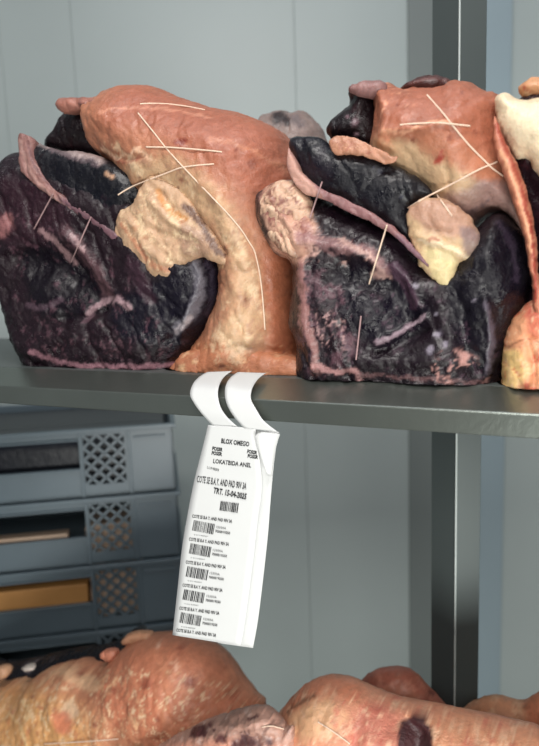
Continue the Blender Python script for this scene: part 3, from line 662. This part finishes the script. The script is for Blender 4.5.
# the stack goes down to the floor
zb = corner.z - 4 * CH
mk = 0
while zb > .02:
    mk += 1; zb -= CH
TAN = simple('tan_board', (206, 150, 88), .6, 0, .12, 20)
TAN2 = simple('pale_board', (196, 170, 148), .6, 0, .12, 20)
for fr, z0, z1, mt, nm, lb in ((frB, .006, CH - .104, TAN2, 'board', 'pale tan slab lying low inside the second grey crate'), (frC, .006, CH - .062, TAN, 'board', 'thick orange-tan slab inside the third crate, seen through the handle hole')):
    m = MB(fr)
    if nm == 'board' and mt is TAN:
        m.box(-CW + .02, -.262, .012, .06, z0, z1)
    else: m.box(-CW + .02, -.30, .012, .05, z0, z1)
    tag(m.build(nm, mt, None, bevel=.004), lb, 'board')
for fr, lb in ((frB, 'bag of pale lumps behind the lattice of the second crate'), (frC, 'bag of pale lumps behind the lattice of the third crate')):
    rt_ = MB(fr); rng = np.random.RandomState(5)
    m = bmesh.new()
    z1 = CH - .085 if fr is frB else CH - .03
    bmesh.ops.create_cube(m, size=1)
    bmesh.ops.subdivide_edges(m, edges=m.edges, cuts=12, use_grid_fill=True)
    for v in m.verts:
        p = v.co.copy(); n_ = fbm(np.array([[p.x * .2, p.y * .2, p.z * .2]]), 30, 3, 5)[0]
        q = p * (1 + .16 * n_); rr = .88 + .12 * (1 - max(abs(p.x), abs(p.y), abs(p.z)) ** 2)
        v.co = fr(-.185 + q.x * .14, .09 + q.y * .12, .008 + (q.z + .58) / 1.16 * (z1 - .008))
    me = bpy.data.meshes.new('food_bag'); m.to_mesh(me); m.free(); me.polygons.foreach_set('use_smooth', [True] * len(me.polygons))
    me.materials.append(TAN2); o = bpy.data.objects.new('food_bag', me); link(o); tag(o, lb, 'bag')
BLK = simple('black_shade_filler', (20, 24, 34), .35, 0, .2, 25, .5, bscale=60)  # added black block: shade inside the top crate, put in as an object
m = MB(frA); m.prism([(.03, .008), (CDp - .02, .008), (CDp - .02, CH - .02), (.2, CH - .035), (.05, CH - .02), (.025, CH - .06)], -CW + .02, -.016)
tag(m.build('shade_filler', BLK, None, bevel=.008), 'added black liner inside the topmost grey crate, dark behind its handle hole', 'filler')
zz = corner.z - 4 * CH
m = MB(lambda a, b, c: Vector((corner.x, corner.y, 0)) + cx1 * a + cy1 * b + EZ * c)
m.box(-CW + .01, -.01, .01, CDp - .01, 0.0, .012); 
for x in (-CW + .03, -CW / 2, -.03): m.box(x - .03, x + .03, .01, CDp - .01, .012, zz)
tag(m.build('pallet', GREYD, None, bevel=.002), 'grey plastic base under the crate stack', 'pallet')

#=================================================================== paper label
PAPER = simple('white_paper', (206, 208, 208), .75, 0, .02, 40, .08, bscale=90)
INK = simple('black_ink', (34, 36, 38), .8, 0, .1, 200)
INKL = simple('grey_ink', (120, 124, 124), .8, 0, .1, 200)
tg = empty('paper_label', on_d(230, 400, -.012)); bpy.context.view_layer.update()
tag(tg, 'white printed barcode paper label looped over the steel rail and hanging down', 'label')
def ribbon(name, rows, mat, cols=8, thick=.0003, par=None):
    rows = [np.array(r, float) for r in rows]
    RR = crom([tuple(r) for r in rows], 5, False)     # lx, ly, rx, ry, dl, dr
    v = []; f = []
    for r in RR:
        for k in range(cols + 1):
            t = k / cols; x = r[0] * (1 - t) + r[2] * t; y = r[1] * (1 - t) + r[3] * t; d = r[4] * (1 - t) + r[5] * t
            v.append(on_d(x, y, d))
    n = cols + 1
    for i in range(len(RR) - 1):
        for k in range(cols): f.append((i * n + k, i * n + k + 1, (i + 1) * n + k + 1, (i + 1) * n + k))
    o = meshobj(name, v, f, mat, par or tg, smooth=True)
    md = o.modifiers.new('solid', 'SOLIDIFY'); md.thickness = thick; md.offset = 0
    return o
ribbon('loop_band', [(207, 372, 232, 371, .050, .050), (199, 377, 224, 377, .030, .030), (193, 384, 219, 386, .004, .004), (190, 394, 218, 396, -.006, -.006), (194, 403, 221, 408, -.010, -.010), (202, 414, 228, 418, -.012, -.012), (214, 427, 238, 427, -.011, -.011)], PAPER)
ribbon('loop_band', [(238, 372, 266, 373, .050, .050), (231, 377, 258, 379, .028, .028), (226, 385, 252, 389, .002, .002), (225, 396, 251, 399, -.007, -.007), (228, 407, 256, 409, -.011, -.011), (235, 418, 264, 421, -.013, -.013), (244, 428, 278, 432, -.013, -.012)], PAPER)
SHD = -.0125
ribbon('backing_sheet', [(240, 429, 279, 432, -.006, -.008), (244, 450, 275, 455, -.007, -.004), (240, 490, 271, 495, -.007, -.003), (236, 530, 268, 534, -.007, -.003), (230, 575, 263, 580, -.007, -.002), (222, 615, 258, 620, -.007, -.001), (218, 643, 253, 648, -.006, 0)], PAPER)
ribbon('printed_sheet', [(208, 425, 256, 428, SHD, SHD), (205, 438, 256, 440, SHD, SHD), (200, 458, 260, 462, SHD, SHD), (194, 482, 262, 488, SHD, SHD + .001), (188, 512, 258, 518, SHD, SHD + .001), (182, 548, 254, 554, SHD, SHD + .001), (178, 585, 249, 593, SHD, SHD + .001), (175, 612, 245, 622, SHD, SHD + .001), (172.5, 635, 241, 646, SHD, SHD + .001)], PAPER, cols=10)
ribbon('folded_corner', [(262, 432, 280, 434, -.015, -.010), (255, 437, 277, 444, -.018, -.009), (260, 455, 274, 458, -.016, -.008), (267, 474, 272, 476, -.0135, -.008)], PAPER, cols=4)
PRN = []
def flatq(q, mat_i=0): PRN.append(q)
def put_text(s, p0, p1, h, bold=0):
    cu = bpy.data.curves.new('t', 'FONT'); cu.body = s; cu.size = 1; cu.resolution_u = 2; cu.offset = bold
    o = bpy.data.objects.new('t', cu); C.objects.link(o); dg = bpy.context.evaluated_depsgraph_get()
    me = bpy.data.meshes.new_from_object(o.evaluated_get(dg))
    co = np.array([v.co[:] for v in me.vertices]); x0, x1 = co[:, 0].min(), co[:, 0].max()
    fs = [tuple(p.vertices) for p in me.polygons]
    bpy.data.objects.remove(o); bpy.data.curves.remove(cu); bpy.data.meshes.remove(me)
    p0 = np.array(p0, float); p1 = np.array(p1, float); t = p1 - p0; n = np.array((t[1], -t[0])) / np.linalg.norm(t)
    n = n * .9 + np.array((.14, -.99)) * .1; n /= np.linalg.norm(n)
    vs = [p0 + t * ((c[0] - x0) / (x1 - x0)) + n * (c[1] / .7 * h) for c in co]
    return vs, fs
def bars(p0, p1, h, seed):
    rng = np.random.RandomState(seed); p0 = np.array(p0, float); p1 = np.array(p1, float); t = p1 - p0; L = np.linalg.norm(t); t /= L
    n = np.array((t[1], -t[0])) ; x = 0; vs = []; fs = []
    while x < L - .5:
        w = rng.choice([.45, .7, 1.1]); w = min(w, L - x); b = len(vs)
        for q in ((x, 0), (x + w, 0), (x + w, h), (x, h)): vs.append(p0 + t * q[0] + n * q[1])
        fs.append((b, b + 1, b + 2, b + 3)); x += w + rng.choice([.45, .6, .9])
    return vs, fs
items = [put_text('BLOX OMEGO', (221, 443), (249, 446.5), 4.6, .035), put_text('FOSSR', (212, 450), (222.5, 451.5), 3.4, .05), put_text('FOSSR', (211.5, 454.5), (222, 456), 3.4, .05),
         put_text('FOSSR', (247, 453), (257, 454.5), 3.4, .05), put_text('FOSSR', (247.5, 457.5), (258, 459), 3.4, .05),
         put_text('LOKATBIDA ANEL', (213, 463), (251, 467.5), 4.2, .025), put_text('LUMBER', (207, 468.5), (219, 471.5), 2.4),
         put_text('COTE SE B.A.Y. AND PAD 90V 3A', (196.5, 482), (246, 489.5), 6.6, .015), put_text('TRT. 15-04-2025', (213, 493), (246, 499.5), 5.6, .03),
         bars((219.5, 510.5), (238, 513), 9.5, 3)]
for k in range(6):
    dx = -3.2 * k; dy = 23 * k
    if k == 5: dx = -16; dy = 114
    items.append(put_text('COTE SE B.A Y. AND PAD 90V 3A', (192 + dx, 517.5 + dy), (232 + dx, 523 + dy), 3.1, .025))
    if k < 5:
        items.append(bars((192 + dx, 530.5 + dy), (213 + dx, 534.5 + dy), 10.5, 10 + k))
        items.append(put_text('12350A', (216 + dx, 528 + dy), (226 + dx, 529.5 + dy), 2.2)); items.append(put_text('7000019250', (215 + dx, 532.3 + dy), (230 + dx, 534.5 + dy), 2.4, .02))
        items.append(put_text('0 413 020507', (194 + dx, 535.2 + dy), (208 + dx, 537.2 + dy), 1.1))
V = []; Fc = []
for vs, fs in items:
    b = len(V); V += [on_d(p[0], p[1], SHD - .0006) for p in vs]; Fc += [tuple(i + b for i in f) for f in fs]
me = bpy.data.meshes.new('printing'); me.from_pydata([tuple(v) for v in V], [], Fc); me.materials.append(INK)
link(bpy.data.objects.new('printing', me), tg)

#=================================================================== room
def room_mat(name, col, rough=.5, scale=2.0): return simple(name, col, rough, 0, .06, scale, .03, bscale=60)
WALLM = room_mat('cold_room_panel', (198, 210, 208), .4)
YW = 2.75
def strip(u0, u1, off, name, mat, t=.03):
    a = at_y(u0, 240, YW); b = at_y(u1, 240, YW); m = MB(); m.box(a.x, b.x, YW - off, YW - off + t, 0, 3.7)
    o = m.build(name, mat, None, bevel=.004); o['kind'] = 'structure'; return o
sx = sorted([at_y(u, 240, YW).x for u in (18, 87)])
edges = [-3.2, sx[0], sx[1], at_y(300, 240, YW).x, at_y(484, 240, YW).x, 3.2]
m = MB()
for a, b in zip(edges[:-1], edges[1:]): m.box(a + .0006, b - .0006, YW, YW + .06, 0, 3.7)
m.box(-3.2, 3.2, YW + .05, YW + .12, 0, 3.7)
w = m.build('wall_back', WALLM, None, bevel=.0008); w['kind'] = 'structure'
strip(408, 436, .02, 'trim_1', room_mat('grey_trim', (140, 149, 147), .45))
strip(476, 506, .03, 'trim_2', room_mat('pale_blue_trim', (176, 196, 204), .35))
m = MB(); m.box(-3.2, 3.2, -2.6, YW + .1, -.05, 0); o = m.build('floor', room_mat('grey_floor', (96, 92, 88), .5)); o['kind'] = 'structure'

m = MB(); m.box(-3.2, 3.2, -2.6, -2.5, 0, 3.7); o = m.build('wall_front', room_mat('dark_panel', (84, 76, 70), .6)); o['kind'] = 'structure'
#=================================================================== light
def area(name, loc, target, sx_, sy_, e, col):
    l = bpy.data.lights.new(name, 'AREA'); l.shape = 'RECTANGLE'; l.size = sx_; l.size_y = sy_; l.energy = e; l.color = col
    o = bpy.data.objects.new(name, l); C.objects.link(o); o.location = loc
    o.rotation_euler = (Vector(target) - Vector(loc)).to_track_quat('-Z', 'Y').to_euler(); return o
area('overhead_light', (-.1, .1, CAMZ + 1.4), (.1, 1.15, CAMZ - .2), .9, .25, 25, (1, .96, .92))
area('overhead_light', (.2, 1.0, CAMZ + 1.7), (.1, 2.75, CAMZ - 1.1), 2.4, .6, 10, (.9, .94, 1))  # unseen lamp added to brighten the back wall
area('front_fill', (-.1, -.7, CAMZ + .45), (.1, 1.5, CAMZ - .7), .8, .5, 15, (1, .97, .93))  # unseen front lamp, added so light reaches in below the upper shelf
area('front_fill', (.3, -.45, CAMZ - .98), (.2, 2.3, CAMZ - .9), .9, .5, 31, (1, 1, .95))  # unseen low lamp added to lift the lower wall and cuts
wd = bpy.data.worlds.new('world'); bpy.context.scene.world = wd; wd.use_nodes = True
bg = wd.node_tree.nodes['Background']; bg.inputs[0].default_value = (.88, .94, 1, 1); bg.inputs[1].default_value = .19
cd.dof.use_dof = True; cd.dof.focus_distance = .98; cd.dof.aperture_fstop = 4.5
vs = bpy.context.scene.view_settings; vs.view_transform = 'Standard'; vs.look = 'None'; vs.exposure = 0; vs.gamma = 1; vs.use_curve_mapping = False
